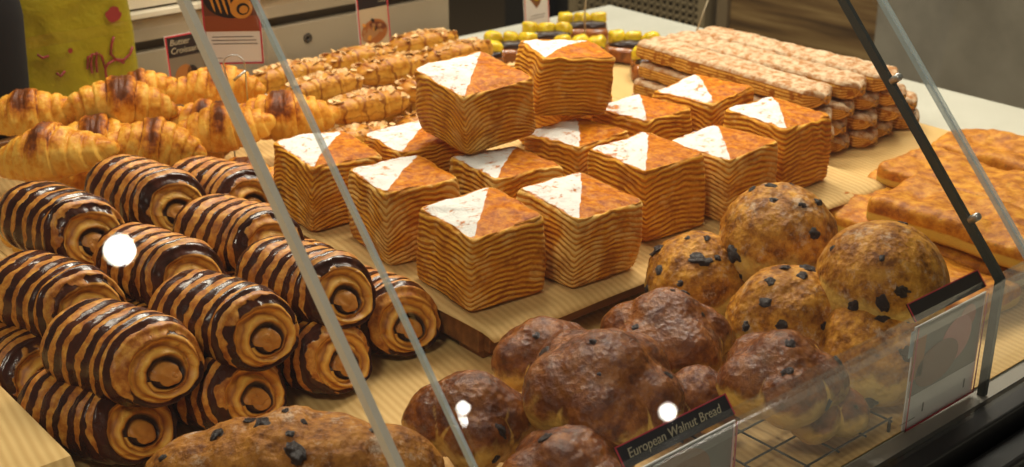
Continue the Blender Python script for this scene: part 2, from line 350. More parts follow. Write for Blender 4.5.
# ================================================================== GLASS
CS, SN = math.cos(R(48)), math.sin(R(48))
def slant(x0, x1, a0, a1, n0, n1, y0=.413, z0=.10):
    f = lambda a, n: (y0 + a * CS - n * SN, z0 + a * SN + n * CS)
    V = []
    for xx in (x0, x1):
        for a, n in ((a0, n0), (a1, n0), (a1, n1), (a0, n1)): V.append((xx, *f(a, n)))
    return V, [(0, 1, 2, 3), (7, 6, 5, 4), (0, 4, 5, 1), (1, 5, 6, 2), (2, 6, 7, 3), (3, 7, 4, 0)]
def pane(x0, x1, label, left=True, right=True):
    V, F = slant(x0, x1, .004, .62, -.002, .002); t = ob('front_glass', mesh('front_glass', V, F, GLASS, smooth=False)); tag(t, label, 'glass', 'slanted glass panes of the case')
    for on, a, b in ((left, x0 - .0012, x0 - .0001), (right, x1 + .0001, x1 + .0022)):
        if on:
            V, F = slant(a, b, .004, .62, -.002, .002); ob('polished_edge', mesh('polished_edge', V, F, GEDGE, smooth=False), t)
pane(-.62, .3475, 'slanted clear glass pane over the chocolate striped rolls', False, True)
pane(.3535, .838, 'slanted clear glass pane over the cube pastries, between the two brackets', False, True)
pane(.844, 1.36, 'slanted clear glass pane right of the screwed metal bracket', True, False)
V, F = box_vf(-.62, 1.36, .410, .416, -.001, .097); tag(ob('front_glass', mesh('front_glass', V, F, GLASS, smooth=False)), 'low upright clear glass pane along the front counter edge', 'glass')
V, F = box_vf(-.62, 1.36, .4172, .4275, .084, .0945); tag(ob('acrylic_rail', mesh('acrylic_rail', V, F, ACRY, smooth=False)), 'clear acrylic rail along the bend of the front glass', 'rail')
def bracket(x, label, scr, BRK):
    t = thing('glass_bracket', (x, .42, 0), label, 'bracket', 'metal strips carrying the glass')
    pts = [(.0, .0), (.0, .094)] + [(.003 + a * CS, .098 + a * SN) for a in (.006, .62)]
    P = []
    for s in (-.0021, .0021):
        P.append([(s, y, z) for y, z in pts] + [(s, y + .006, z - .003) for y, z in pts[::-1]])
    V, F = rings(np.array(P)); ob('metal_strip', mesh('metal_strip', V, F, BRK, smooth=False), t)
    for a in scr:
        c = Vector((0, a * CS + .001, .094 + a * SN)); n = Vector((0, -SN, CS))
        Q = []
        for h, r in ((0, .0030), (.0075, .0030), (.0088, .0022), (.0088, .0006)):
            Q.append([tuple(c + n * h + r * (math.cos(u) * Vector((1, 0, 0)) + math.sin(u) * Vector((0, CS, SN)))) for u in np.linspace(0, 2 * math.pi, 16, endpoint=False)])
        V, F = rings(np.array(Q)); ob('screw', mesh('screw', V, F, STEEL), t)
bracket(.3165, 'grey metal strip, coloured as lit, under the glass joint beside the striped rolls', (.40,), BRK_LIT)
bracket(.8165, 'grey metal strip, coloured as shaded, with two screws under the right glass joint', (.162, .047), BRK_SHADED)

# ================================================================== TRAY
t = thing('wooden_tray', (.57, .70, .001), 'low wooden tray carrying the powdered cube pastries', 'tray')
box('board', (0, .47, 0, .40, .014, .026), WOOD, t, bevel=.001)
for a in ((0, .47, -.006, .006), (0, .47, .394, .406)): box('rail', (*a, .008, .028), WOOD, t, bevel=.001)
for a in ((-.006, .006, .0, .40), (.464, .476, .0, .40)): box('rail', (*a, .008, .028), WOOD, t, bevel=.001)
for a, b in ((.0, .02), (.44, .02), (.0, .36), (.44, .36), (.0, .18), (.22, .02)): box('foot', (a, a + .03, b - .018, b + .012, 0, .014), WOOD, t, bevel=.001)
n = 60; xs = np.linspace(-.008, .49, n); ys = np.linspace(-.022, .41, n); X, Y = np.meshgrid(xs, ys, indexing='ij')
edge = np.minimum.reduce([X + .008, .49 - X, Y + .026, .41 - Y])
Z = .0305 + .0015 * vnoise(np.stack([X * 20, Y * 20, X * 0], -1), 4) * smoothstep(0, .01, .03 - edge) - .0035 * smoothstep(-.007, -.026, Y) * (1 + .3 * np.sin(X * 30))
Vt = np.stack([X + .57, Y + .70, Z], -1); Pp = np.concatenate([Vt, Vt[::-1] - np.array([0, 0, .0008])], 0)
V = Vt.reshape(-1, 3); F = [(i * n + j, (i + 1) * n + j, (i + 1) * n + j + 1, i * n + j + 1) for i in range(n - 1) for j in range(n - 1)]
o = ob('kraft_paper_sheet', mesh('kraft_paper_sheet', V, F, PAPER)); md = o.modifiers.new('thickness', 'SOLIDIFY'); md.thickness = .0005; md.offset = -1
tag(o, 'kraft paper sheet on top of the wooden tray', 'paper')

# ================================================================== DANISH CUBES
def danish_mesh(seed, h, sx, sy, dip, palev):
    rg = np.random.default_rng(seed); m = 120; th = np.linspace(0, 2 * math.pi, m, endpoint=False) + .01
    prof = [(.03, 0, 0), (.5, 0, 0), (.9, 0, 0)] + [(1, v, 0) for v in np.linspace(0, 1, 92)] + [(r, 1, 1) for r in (.985, .96, .93, .89, .85, .8, .74, .68, .6, .52, .44, .36, .28, .2, .12, .05, .01)]
    rad = np.array([p[0] for p in prof])[:, None]; v = np.array([p[1] for p in prof])[:, None]; tf = np.array([p[2] for p in prof])[:, None] * np.ones((1, m))
    c, s = np.cos(th)[None], np.sin(th)[None]; pw = 13.
    sq = 1 / (abs(c) ** pw + abs(s) ** pw) ** (1 / pw)
    u = np.minimum(abs(c), abs(s)) / np.maximum(abs(c), abs(s))
    er = 1 - .07 * np.exp(-v / .03) - .05 * np.exp(-(1 - v) / .02)
    er = np.where(tf > 0, 1 - .05, er)
    x = c * sq * rad * er; y = s * sq * rad * er; V_ = v + 0 * x
    ax_, ay_, bz = rg.uniform(-1, 1, 3)
    lay = V_ + dip * u ** 2.6 * (.45 + .55 * np.sin(np.pi * np.clip(V_ * .9 + .12, 0, 1))) + .048 * fbm(np.stack([x * 1.3, y * 1.3, V_ * 1.8], -1), seed) + .009 * fbm(np.stack([x * 6, y * 6, V_ * 9], -1), seed + 3)
    side = (1 - tf) * smoothstep(.0, .02, V_) * (rad >= 1)
    d = .0010 * (np.abs(np.sin(np.pi * 14 * lay)) ** .6 - .6) * side
    d = d + .0018 * fbm(np.stack([x * 1.5, y * 1.5, V_ * 3], -1), seed + 9) * (rad > .5)
    bulge = 1 + .035 * np.sin(np.pi * V_) + .03 * rg.uniform(-1, 1) * (V_ - .5)
    X = (x * sx * bulge + c * d) + .005 * ax_ * V_; Yy = (y * sy * bulge + s * d) + .005 * ay_ * V_
    rr = np.sqrt(x * x + y * y)
    Z = V_ * h + tf * (.0030 * (1 - rad ** 2) + .0012 * fbm(np.stack([x * 3, y * 3, x * 0], -1), seed + 5)) 
    Z = Z + .0006 * V_ * vnoise(np.stack([x * 4, y * 4, x * 0], -1), seed + 11) + V_ * (.03 * rg.uniform(-1, 1) * x + .03 * rg.uniform(-1, 1) * y) * sx * 2
    sug = np.where((y - x + .06) * 8 + .25 * vnoise(np.stack([x * 2, y * 2, x * 0], -1), seed) > 0, .66, -.9) * tf + (1 - tf) * -.9
    sug = np.where((tf > 0) & (rad > .955), np.where(sug > 0, .5, sug), sug)
    P = np.stack([X, Yy, Z], -1); V, F = rings(P)
    return mesh('cube_danish', V, F, DAN, dict(layer=lay, top=tf, sugar=sug, pale=palev * (.4 + u)))
TT = .0316
CUB = [  # x, y, z, rot, dip, h, sx, sy, pale, label
 (.612, .757, TT, -6, .10, .063, .036, .041, .5, 'powdered cube pastry at the front corner of the tray, nearest the viewer'),
 (.698, .738, TT, -2, .12, .062, .037, .040, .9, 'powdered cube pastry second from the front tray corner, leaning pale flank'),
 (.812, .764, TT, -3, .09, .068, .037, .039, .2, 'tall powdered cube pastry third along the front edge of the tray'),
 (.894, .752, TT, 2, .14, .062, .036, .039, .8, 'powdered cube pastry with pale corner, second from the right end of the tray'),
 (.988, .762, TT, 0, .08, .066, .037, .039, .1, 'powdered cube pastry at the right end of the tray beside the sugared sticks'),
 (.907, .862, TT, 3, .10, .063, .035, .037, .3, 'powdered cube pastry behind the gap between the third and fourth front cubes'),
 (.990, .868, TT, 4, .10, .066, .036, .040, .3, 'powdered cube pastry directly behind the right end cube'),
 (.812, .858, TT, 3, .13, .061, .036, .036, .5, 'powdered cube pastry half under the two stacked cubes'),
 (.706, .838, TT, -8, .12, .061, .036, .040, .8, 'powdered cube pastry in front of and below the left stacked cube'),
 (.618, .866, TT, -10, .19, .063, .036, .040, .7, 'powdered cube pastry behind the front corner cube, on the left tray edge'),
 (.606, .972, TT, -6, .24, .061, .036, .040, .5, 'powdered cube pastry at the left back corner of the tray by the croissants'),
 (.706, .965, TT, -8, .14, .055, .037, .039, .4, 'low powdered cube pastry left of the stacked cube, below the almond sticks'),
 (.900, .965, TT, 0, .10, .062, .036, .038, .2, 'dark baked cube pastry behind the right stacked cube, mostly hidden'),
 (.728, .902, .0995, -4, .24, .060, .039, .040, .5, 'large powdered cube pastry stacked on top at the left, leaning forward'),
 (.838, .912, .0995, -24, .12, .058, .037, .038, .3, 'powdered cube pastry stacked on top at the right, edge to the fruit pastries'),
]
for i, (xx, yy, zz, rt, dip, h, sx, sy, pl_, lb) in enumerate(CUB):
    o = ob('cube_danish', danish_mesh(100 + i, h, sx, sy, dip, pl_), None, (xx, yy, zz), (0, 0, R(rt)))
    tag(o, lb, 'pastry', 'powdered cube pastries on the tray')
    if zz > .05: o.rotation_euler = (R(3 if i == 13 else -2), R(-4 if i == 13 else 5), R(rt))

# ================================================================== CHOCOLATE ROLLS
def roll_mesh(seed, L=.090, wy=.034, wz=.029):
    rg = np.random.default_rng(seed); m = 96; th = np.linspace(0, 2 * math.pi, m, endpoint=False)
    body = [(t, 1., 0) for t in np.linspace(-.93, .85, 60)]
    capl = [(-.93 - .07 * math.sin(a), math.cos(a), 0) for a in np.linspace(1.5, .1, 12)]
    capr = [(t_, r_, 1) for t_, r_ in zip(.86 + .115 * np.sin(np.linspace(.08, 1.45, 24)), .38 + .62 * np.cos(np.linspace(.05, 1.5, 24)))] + [(.95, .38, 1), (.92, .355, 1), (.94, .34, 1), (.99, .325, 1), (1.02, .30, 1), (1.04, .24, 1), (1.05, .16, 1), (1.055, .08, 1), (1.055, .015, 1)]
    pr = capl + body + capr
    t = np.array([p[0] for p in pr])[:, None]; rad = np.array([p[1] for p in pr])[:, None]; em = np.array([p[2] for p in pr])[:, None] * np.ones((1, m))
    c, s = np.cos(th)[None], np.sin(th)[None]; pw = 2.35
    sq = 1 / (abs(c) ** pw + abs(s) ** pw) ** (1 / pw)
    env = 1 - .17 * smoothstep(.60, 1.10, np.abs(t)) - .02 * t ** 2
    ys = c * sq * rad; zs = s * sq * rad
    P3 = np.stack([t * 2 + ys * 0, ys, zs], -1)
    disp = 1 + .035 * fbm(P3 * 1.3, seed) + .014 * np.sin((t * 6.9 * np.pi + .5)) * (1 - em)
    ns = rg.uniform(1.9, 2.6); off = rg.uniform(0, 1)
    sp = (rad * ns - th[None] / (2 * math.pi) + off)
    fr = sp - np.floor(sp)
    # the shader computes atan2-based spiral with 2.3 turns; mirror the same here
    at = np.arctan2(s + 0 * rad, c + 0 * rad); sp = rad * 1.7 - at / (2 * math.pi); fr = sp - np.floor(sp)
    ridge = np.sin(np.pi * np.clip(fr, 0, 1)) ** .5
    x = t * L / 2 + em * (rad > .5) * .0022 * np.sin(2 * np.pi * (rad * 3.0 - at / (2 * math.pi))) * smoothstep(1, .85, rad)
    x = x + em * .001 * vnoise(np.stack([ys * 6, zs * 6, ys * 0], -1), seed)
    x = x - .011 * zs * smoothstep(.2, 1, t) + .006 * ys * smoothstep(.2, 1, t)
    y = ys * wy * env * disp; z = zs * wz * env * disp
    z = z - em * .22 * wz * (1 - rad); z = np.where(z < 0, z * .88, z) + .0015 * np.sin(t * 2)
    thr = .58 + .5 * smoothstep(.0, -.75, zs + .25 * vnoise(np.stack([t * 3 + zs * 0, ys, zs * 0], -1), seed + 2)) - .06
    P = np.stack([x + 0 * y, y, z], -1); V, F = rings(P)
    return mesh('chocolate_roll', V, F, ROLL, dict(ax=(t + 1) / 2 + 0 * y + .02 * seed % 1, ht=thr, endm=em * (rad < .86), ex=ys, ey=zs))
RM = [roll_mesh(s) for s in (1, 2, 3, 4, 5, 6)]
ROLLS = [ # x,y,z, yaw, pitch(down at swirl end), label
 (0.291, 0.778, 0.026, -74, 0, 'chocolate striped roll at the bottom front corner of the pile beside the paper riser'),
 (0.368, 0.765, 0.026, -72, 0, 'chocolate striped roll on the paper below the two front top rolls'),
 (0.446, 0.768, 0.026, -75, 0, 'chocolate striped roll on the paper, dark one under the right front top roll'),
 (0.525, 0.786, 0.026, -84, 0, 'chocolate striped roll on the paper against the tray, mostly behind a glass edge'),
 (0.312, 0.774, 0.067, -78, 3, 'large chocolate striped roll on top at the front left, above the bottom corner roll'),
 (0.388, 0.773, 0.067, -79, 3, 'chocolate striped roll on top in the middle of the front of the pile'),
 (0.466, 0.788, 0.067, -78, 2, 'chocolate striped roll on top at the right, crossed by the grey bracket'),
 (0.280, 0.884, 0.026, -80, 0, 'chocolate striped roll at the left frame edge under the second row'),
 (0.352, 0.872, 0.026, -78, 0, 'dark shaded chocolate striped roll in the gap behind the front middle roll'),
 (0.430, 0.874, 0.026, -80, 0, 'dark shaded chocolate striped roll low behind the right front roll'),
 (0.510, 0.890, 0.026, -80, 0, 'low chocolate striped roll showing its end between the tray and the second row'),
 (0.311, 0.884, 0.067, -76, 3, 'chocolate striped roll on top of the second row at the left frame edge'),
 (0.394, 0.883, 0.067, -84, 3, 'chocolate striped roll in the middle of the second row beside the lamp reflection'),
 (0.473, 0.898, 0.067, -78, 3, 'chocolate striped roll on top of the second row at the right'),
 (0.300, 0.985, 0.026, -80, 0, 'bottom chocolate striped roll deep under the back of the pile at left'),
 (0.375, 0.985, 0.026, -80, 0, 'bottom chocolate striped roll deep under the back of the pile in the middle'),
 (0.450, 0.985, 0.026, -80, 0, 'bottom chocolate striped roll deep under the back of the pile at right'),
 (0.352, 0.955, 0.092, -80, 4, 'highest chocolate striped roll at the left, below the croissants'),
 (0.437, 0.985, 0.085, -80, 4, 'chocolate striped roll at the back of the pile touching the croissants'),
 (0.528, 1.030, 0.052, -80, 3, 'rearmost chocolate striped roll partly hidden beside the tray corner'),
]
for i, (xx, yy, zz, yaw, pt, lb) in enumerate(ROLLS):
    o = ob('chocolate_roll', RM[i % 6], None, (xx, yy, zz), (R((i * 37) % 17 - 8), R(pt), R(yaw + 5 + 3 * math.sin(i * 1.7))), (1, 1 + .04 * math.sin(i * 2.1), 1))
    tag(o, lb, 'pastry', 'chocolate striped rolls in a pile')

# ================================================================== CROISSANTS
def croissant_mesh(seed, L=.116, Rr=.033, curve=.012):
    rg = np.random.default_rng(seed); n, m = 150, 60
    t = np.linspace(-1, 1, n)[:, None]; th = np.linspace(0, 2 * math.pi, m, endpoint=False)[None]
    c, s = np.cos(th), np.sin(th)
    tw = t + .07 * np.sin(th + .7 * np.sign(t) + seed) + .03 * vnoise(np.stack([t * 3 + 0 * th, c + 0 * t, s + 0 * t], -1), seed)
    a = np.abs(tw); bd = np.array([0, .21, .42, .62, .81, 1.2]); rd = np.array([1.0, .83, .70, .55, .38])
    r = np.zeros_like(a); fr = np.zeros_like(a)
    for i in range(5):
        w_ = smoothstep(bd[i] - .006, bd[i] + .008, a) if i else 1
        loc = np.clip((a - bd[i]) / (bd[i + 1] - bd[i]), 0, 1)
        v = rd[i] * (1 - .06 * loc ** 2 + .04 * np.sin(loc * np.pi))
        r = r * (1 - w_) + v * w_; fr = fr * (1 - w_) + loc * w_
    end = np.sqrt(np.clip(1 - np.abs(t) ** 7, 0, 1)); r = r * end * Rr
    r = r * (1 + .07 * fbm(np.stack([t * 5 + 0 * th, c * 1.2 + 0 * t, s * 1.2 + 0 * t], -1), seed + 3) + .02 * fbm(np.stack([t * 14 + 0 * th, c * 3 + 0 * t, s * 3 + 0 * t], -1), seed + 5))
    x = t * L / 2 + 0 * r; y = r * c + curve * (t ** 2) - curve * .3; z = r * s * .92; z = np.where(z < -.013, -.013 + (z + .013) * .35, z)
    crust = ((.35 + .65 * (1 - fr)) * smoothstep(-.1, .8, s) * (.42 + .62 * (a < .22))) + .12 * vnoise(np.stack([t * 6 + 0 * th, c * 2 + 0 * t, s * 2 + 0 * t], -1), seed + 6)
    V, F = rings(np.stack([x, y, z], -1)); return mesh('croissant', V, F, CROI, dict(crust=crust, lines=a + .02 * np.cos(th)))
CM = [croissant_mesh(s) for s in (11, 12, 13, 14)]
CRO = [
 (.434, 1.172, .070, -40, 'pale golden croissant at the left edge, in the lower front row above the rolls', 1.05),
 (.520, 1.146, .066, -30, 'pale golden croissant just above the rolls, its tip ending beside the back roll', .92),
 (.466, 1.300, .072, -36, 'croissant at the far left frame edge behind the front row', .95),
 (.540, 1.250, .078, -30, 'croissant with a tall browned crest in front of the yellow bag', 1.0),
 (.600, 1.150, .066, -22, 'croissant with a dark crest leaning below the wire card clip', .95),
 (.655, 1.262, .072, -28, 'croissant lying in front of the small croissant sign', .92),
 (.690, 1.180, .052, -36, 'croissant crossed by the grey bracket, next to the almond sticks', 1.02),
 (.582, 1.085, .028, -40, 'shaded reddish croissant at the bottom of the heap behind the tray corner', .92),
 (.400, 1.095, .028, -36, 'shaded croissant underneath at the left frame edge', .95),
 (.480, 1.210, .028, -36, 'bottom croissant hidden below the front row of the heap', 1.0),
 (.585, 1.230, .028, -36, 'bottom croissant hidden below the crested ones', 1.0),
 (.500, 1.225, .052, -34, 'croissant filling the gap between the front and back rows at left', .95),
 (.612, 1.215, .050, -30, 'croissant filling the gap between the rows, left of the wire clip', .95),
 (.600, 1.335, .060, -20, 'croissant at the back between the yellow bag and the small sign', .85),
]
for i, (xx, yy, zz, yaw, lb, s_) in enumerate(CRO):
    o = ob('croissant', CM[i % 4], None, (xx, yy, zz), (R((i * 23) % 21 - 10), R((i * 31) % 15 - 7), R(yaw + (180 if i % 2 else 0))), (s_,) * 3)
    tag(o, lb, 'croissant', 'croissants heaped at the left')

# ================================================================== ALMOND STICKS
def almond_mesh(seed, L=.108):
    n, m = 110, 56; t = np.linspace(-1, 1, n)[:, None]; th = np.linspace(0, 2 * math.pi, m, endpoint=False)[None]; c, s = np.cos(th), np.sin(th)
    a = np.abs(t + .04 * np.sin(th)); st = sum(smoothstep(b - .02, b + .02, a) for b in (.33, .70)) * .07
    end = np.sqrt(np.clip(1 - np.abs(t) ** 5, 0, 1)); sq = 1 / (abs(c) ** 3 + abs(s) ** 3) ** (1 / 3)
    r = (1 - st - .12 * t ** 2) * end * (1 + .07 * fbm(np.stack([t * 4 + 0 * th, c + 0 * t, s + 0 * t], -1), seed)) + .012 * np.sin(s * 22 + 3 * t) * end
    x = t * L / 2 + 0 * r; y = c * sq * r * .0205 + .004 * np.sin(t * 2 + seed); z = s * sq * r * .0165
    V, F = rings(np.stack([x, y, z], -1)); return mesh('almond_pastry', V, F, ALM, dict(crust=smoothstep(-.2, .9, s) + 0 * t, lines=s * .5 + .5 + .04 * t, ax=t + 0 * th))
def flakes_mesh(seed, L=.1, k=46):
    rg = random.Random(seed); V = []; F = []
    for _ in range(k):
        u = rg.uniform(-.9, .9); v = rg.uniform(-1, 1); cx_, cy_ = u * L / 2, v * .016; cz = .0168 - .0065 * v * v - .004 * u * u
        M = Matrix.Translation((cx_, cy_ + .004 * math.sin(u * 2 + seed), cz)) @ Euler((rg.uniform(-.7, .7) - v * .6, rg.uniform(-.5, .5), rg.uniform(0, 6.3))).to_matrix().to_4x4()
        i = len(V); a, b = rg.uniform(.004, .0065), rg.uniform(.0025, .004)
        for zz in (-.0004, .0004):
            for q_ in range(8):
                ang = q_ * math.pi / 4; V.append(tuple(M @ Vector((a * math.cos(ang), b * math.sin(ang), zz))))
        F += [tuple(range(i, i + 8))[::-1], tuple(range(i + 8, i + 16))] + [(i + q_, i + (q_ + 1) % 8, i + 8 + (q_ + 1) % 8, i + 8 + q_) for q_ in range(8)]
    return mesh('almond_flakes', V, F, FLAKE, smooth=False)
AMs = [(almond_mesh(s), flakes_mesh(s)) for s in (21, 22, 23)]
AL = [
 (.790, 1.330, .045, 'almond pastry leftmost in the back row against the grey panel'),
 (.895, 1.338, .045, 'almond pastry in the middle of the back row, below the almond sign'),
 (1.000, 1.345, .047, 'almond pastry at the right end of the back row beside the fruit pastries'),
 (.788, 1.258, .047, 'almond pastry at the left end of the middle row behind the croissant tip'),
 (.893, 1.268, .049, 'almond pastry in the middle row with dark drizzle bands'),
 (.998, 1.275, .047, 'almond pastry at the right end of the middle row'),
 (.795, 1.180, .043, 'almond pastry in the front row, nearest the croissants'),
 (.900, 1.188, .044, 'almond pastry in the front row beside the stacked cube'),
 (1.000, 1.198, .030, 'almond pastry low behind the stacked cubes'),
 (.760, 1.150, .017, 'almond pastry underneath the front row at the left'),
 (.870, 1.150, .017, 'almond pastry underneath the front row behind the low cube'),
 (.840, 1.225, .016, 'almond pastry hidden below the middle row'),
 (.945, 1.225, .016, 'almond pastry hidden below the middle row at right'),
 (.845, 1.300, .016, 'almond pastry hidden below the back row'),
 (.955, 1.305, .016, 'almond pastry hidden below the back row at right'),
]
for i, (xx, yy, zz, lb) in enumerate(AL):
    a, f = AMs[i % 3]; o = ob('almond_pastry', a, None, (xx, yy, zz), (0, R((i * 7) % 5 - 2), R((i * 29) % 13 - 4)))
    tag(o, lb, 'pastry', 'almond pastries in three rows'); c = ob('almond_flakes', f, o); tag(c, kind='stuff')

# ================================================================== SUGARED STICKS
def puff_mesh(seed, L=.275, wd=.0215, h=.0102):
    n, m = 120, 60; t = np.linspace(-1, 1, n)[:, None]; th = np.linspace(0, 2 * math.pi, m, endpoint=False)[None]; c, s = np.cos(th), np.sin(th)
    sq = 1 / (abs(c) ** 4 + abs(s) ** 4) ** .25; tt = np.sign(t) * (1 - (1 - np.abs(t)) ** 1.6)
    end = (1 - np.clip(np.abs(tt), 0, 1) ** 40 * .999) ** .5
    nz = fbm(np.stack([tt * 14 + 0 * th, c * 1.2 + 0 * t, s * 1.2 + 0 * t], -1), seed)
    y = c * sq * wd * end * (1 + .05 * nz); z = s * sq * h * end * (1 + .10 * nz)
    lobe = np.exp(-(y / .0045) ** 2); z = z - np.sign(s) * .0045 * lobe * (.35 + .65 * smoothstep(.80, .95, np.abs(tt))) * (np.abs(s) > .3)
    y = y + .0007 * np.sin(s * sq * 20) * end
    x = tt * L / 2 + .004 * np.cos(y / wd * 3.1) * smoothstep(.9, 1, np.abs(tt)) * np.sign(tt) + 0 * y
    V, F = rings(np.stack([x, y, z], -1)); return mesh('sugared_stick', V, F, PUFF, dict(top=smoothstep(.35, .8, s * sq) + 0 * t, lines=s * sq * .5 + .5 + 0 * t))
PM = [puff_mesh(s) for s in (31, 32, 33)]
k = 0
wh = {3: 'top layer', 2: 'second layer down', 1: 'third layer down', 0: 'bottom layer'}
for lay, xs in ((0, (1.125, 1.169, 1.213, 1.257, 1.301)), (1, (1.127, 1.171, 1.215, 1.259, 1.30)), (2, (1.128, 1.172, 1.216, 1.259)), (3, (1.135, 1.185, 1.235))):
    od = ['first', 'second', 'third', 'fourth', 'fifth']
    for j, xx in enumerate(xs):
        big = lay == 3
        o = ob('sugared_stick', PM[k % 3], None, (xx, .945 + .006 * math.sin(k * 2.3), (.0110 + lay * .0198) + (.002 if big else 0)), (0, 0, R(-90 + 2.2 * math.sin(k * 1.7))), (1.0, 1.14 if big else 1, 1.1 if big else .95))
        tag(o, 'sugar dusted puff stick, %s, %s from the cube pastries' % (wh[lay], od[j]), 'pastry', 'sugar dusted sticks in a stack'); k += 1

# ================================================================== BREADS
def blob_mesh(name, mat, lobes, seed, amp=.04, flat=-.6, palelow=.35, n=84, m=120):
    ph = np.linspace(.02, math.pi - .02, n)[:, None]; th = np.linspace(0, 2 * math.pi, m, endpoint=False)[None]
    D = np.stack([np.sin(ph) * np.cos(th), np.sin(ph) * np.sin(th), np.cos(ph) + 0 * th], -1)[::-1]
    acc = 0; rs = []
    for cx_, cy_, cz_, r_ in lobes:
        cc = np.array([cx_, cy_, cz_]); b = D @ cc; disc = b * b - cc @ cc + r_ * r_; rs.append(np.where(disc > 0, b + np.sqrt(np.maximum(disc, 0)), 1e-4))
    rs = np.array(rs); r = (rs ** 14).sum(0) ** (1 / 14.); srt = np.sort(rs, 0); gap = np.clip((srt[-1] - (srt[-2] if len(lobes) > 1 else 0)) / srt[-1], 0, 1)
    r = r * (1 + amp * fbm(D * 2.2, seed) + amp * .35 * fbm(D * 8, seed + 4))
    P = D * r[..., None]; sc_ = np.abs(P).max(); zmin = flat * P[..., 2].max()
    P[..., 2] = np.where(P[..., 2] < zmin, zmin + (P[..., 2] - zmin) * .2, P[..., 2])
    zn = P[..., 2] / P[..., 2].max()
    pale = palelow * smoothstep(.55, -.35, zn) * 2.6 + (.55 * smoothstep(.07, .0, gap) * smoothstep(.95, .3, zn) if len(lobes) > 4 else 0)
    V, F = rings(P); me = mesh(name, V, F, mat, dict(pale=pale)); return me, P
rs_ = np.random.default_rng(5); ph = np.linspace(.05, math.pi - .05, 12)[:, None]; th = np.linspace(0, 2 * math.pi, 16, endpoint=False)[None]
D = np.stack([np.sin(ph) * np.cos(th), np.sin(ph) * np.sin(th), np.cos(ph) + 0 * th], -1)
RAISIN = []
for q_ in range(4):
    V, F = rings((D * (1 + .45 * fbm(D * 1.7, 3 + q_))[..., None])[::-1]); RAISIN.append(mesh('raisin', V, F, RAI))
def breadob(name, label, cat, group, lobes, mat, loc, rot, seed, nr, rsz=.0045, amp=.04, flat=-.6, palelow=.35):
    me, P = blob_mesh(name, mat, lobes, seed, amp, flat, palelow)
    o = ob(name, me, None, loc, tuple(R(a) for a in rot)); tag(o, label, cat, group)
    rg = random.Random(seed); n, m = P.shape[:2]; got = []
    cand = 0; view = Vector((-.55, -.65, .52))
    rm = Euler(tuple(R(a) for a in rot)).to_matrix()
    while len(got) < nr and cand < 600:
        cand += 1; i, j = rg.randrange(int(n * .30), n - 3), rg.randrange(m); p = Vector(P[i, j])
        a = Vector(P[i + 1, j]) - Vector(P[i - 1, j]); b = Vector(P[i, (j + 1) % m]) - Vector(P[i, j - 1]); nn = b.cross(a).normalized()
        if nn.dot(p) < 0: nn = -nn
        if (rm @ nn).dot(view) < .15 or any((p - g).length < .011 for g in got): continue
        got.append(p); s_ = rsz * rg.uniform(.45, 1.25)
        ob('raisin', RAISIN[cand % 4], o, tuple(p - nn * s_ * .22), (nn.to_track_quat('Z', 'Y') @ Euler((0, 0, rg.uniform(0, 6))).to_quaternion()).to_euler(), (s_ * rg.uniform(.9, 1.6), s_, s_ * .6))
    return o
def rose(r, k, seed, h=.8, off=.53):
    rg = random.Random(seed); L = [(0, 0, r * .14, r * .68)]
    for i in range(k):
        a = 2 * math.pi * (i + rg.uniform(-.12, .12)) / k; q_ = rg.uniform(.9, 1.1); L.append((math.cos(a) * r * off * q_, math.sin(a) * r * off * q_, rg.uniform(-.06, .06) * r, r * rg.uniform(.48, .56)))
    return L
def dome(r, seed):
    rg = random.Random(seed); return [(0, 0, 0, r * .93), (r * .16, r * .05, .0, r * .84), (-r * .14, r * .05, .0, r * .84), (0, -r * .12, 0, r * .85)]
W = 'shiny brown walnut breads'
breadob('walnut_bread', 'largest shiny brown walnut bread, with deep lobes and pale sides, in the front middle', 'bread', W, rose(.053, 5, 1), WALB, (.530, .530, .060), (4, -4, 10), 1, 5, .0032)
breadob('walnut_bread', 'dark glossy walnut bread between the largest one and the raisin rolls', 'bread', W, rose(.047, 5, 2), WALB, (.643, .580, .041), (0, 0, 40), 2, 4, .0032)
breadob('walnut_bread', 'walnut bread peeking out behind the upper left of the largest one', 'bread', W, rose(.040, 5, 3), WALB, (.563, .621, .035), (0, 0, 20), 3, 3, .0032)
breadob('walnut_bread', 'walnut bread under the glass edge with a pair of lamp reflections', 'bread', W, rose(.043, 4, 4, off=.50), WALB, (.466, .586, .038), (0, 0, 55), 4, 3, .0032)
breadob('walnut_bread', 'walnut bread cut off by the lower frame edge below the largest one', 'bread', W, rose(.043, 5, 5), WALB, (.470, .497, .036), (0, 0, 5), 5, 2, .0032)
breadob('walnut_bread', 'walnut bread right of the largest one, behind the dark name strip', 'bread', W, rose(.042, 5, 6), WALB, (.648, .478, .050), (0, 0, 15), 6, 4, .0032)
breadob('walnut_bread', 'small reddish walnut bread low in the gap behind the white lamp reflection', 'bread', W, rose(.032, 4, 7), WALB, (.612, .520, .027), (0, 0, 0), 7, 2, .0032)
breadob('walnut_bread', 'walnut bread low behind the upright front glass, over the wire lattice', 'bread', W, rose(.034, 4, 8), WALB, (.668, .463, .030), (0, 0, 30), 8, 2, .0032)
G = 'round raisin rolls'
breadob('raisin_roll', 'round raisin roll on top of the heap, in front of the cube pastries', 'bread', G, dome(.048, 1), RAIB, (.790, .600, .071), (0, 0, 20), 11, 13, .0048)
breadob('raisin_roll', 'round raisin roll at the left back of the heap beside the tray', 'bread', G, dome(.043, 2), RAIB, (.737, .634, .037), (0, 0, 60), 12, 12, .0045)
breadob('raisin_roll', 'round raisin roll with floury patches in the middle below the top one', 'bread', G, dome(.046, 3), RAIB, (.733, .540, .040), (0, 0, 0), 13, 11, .0045)
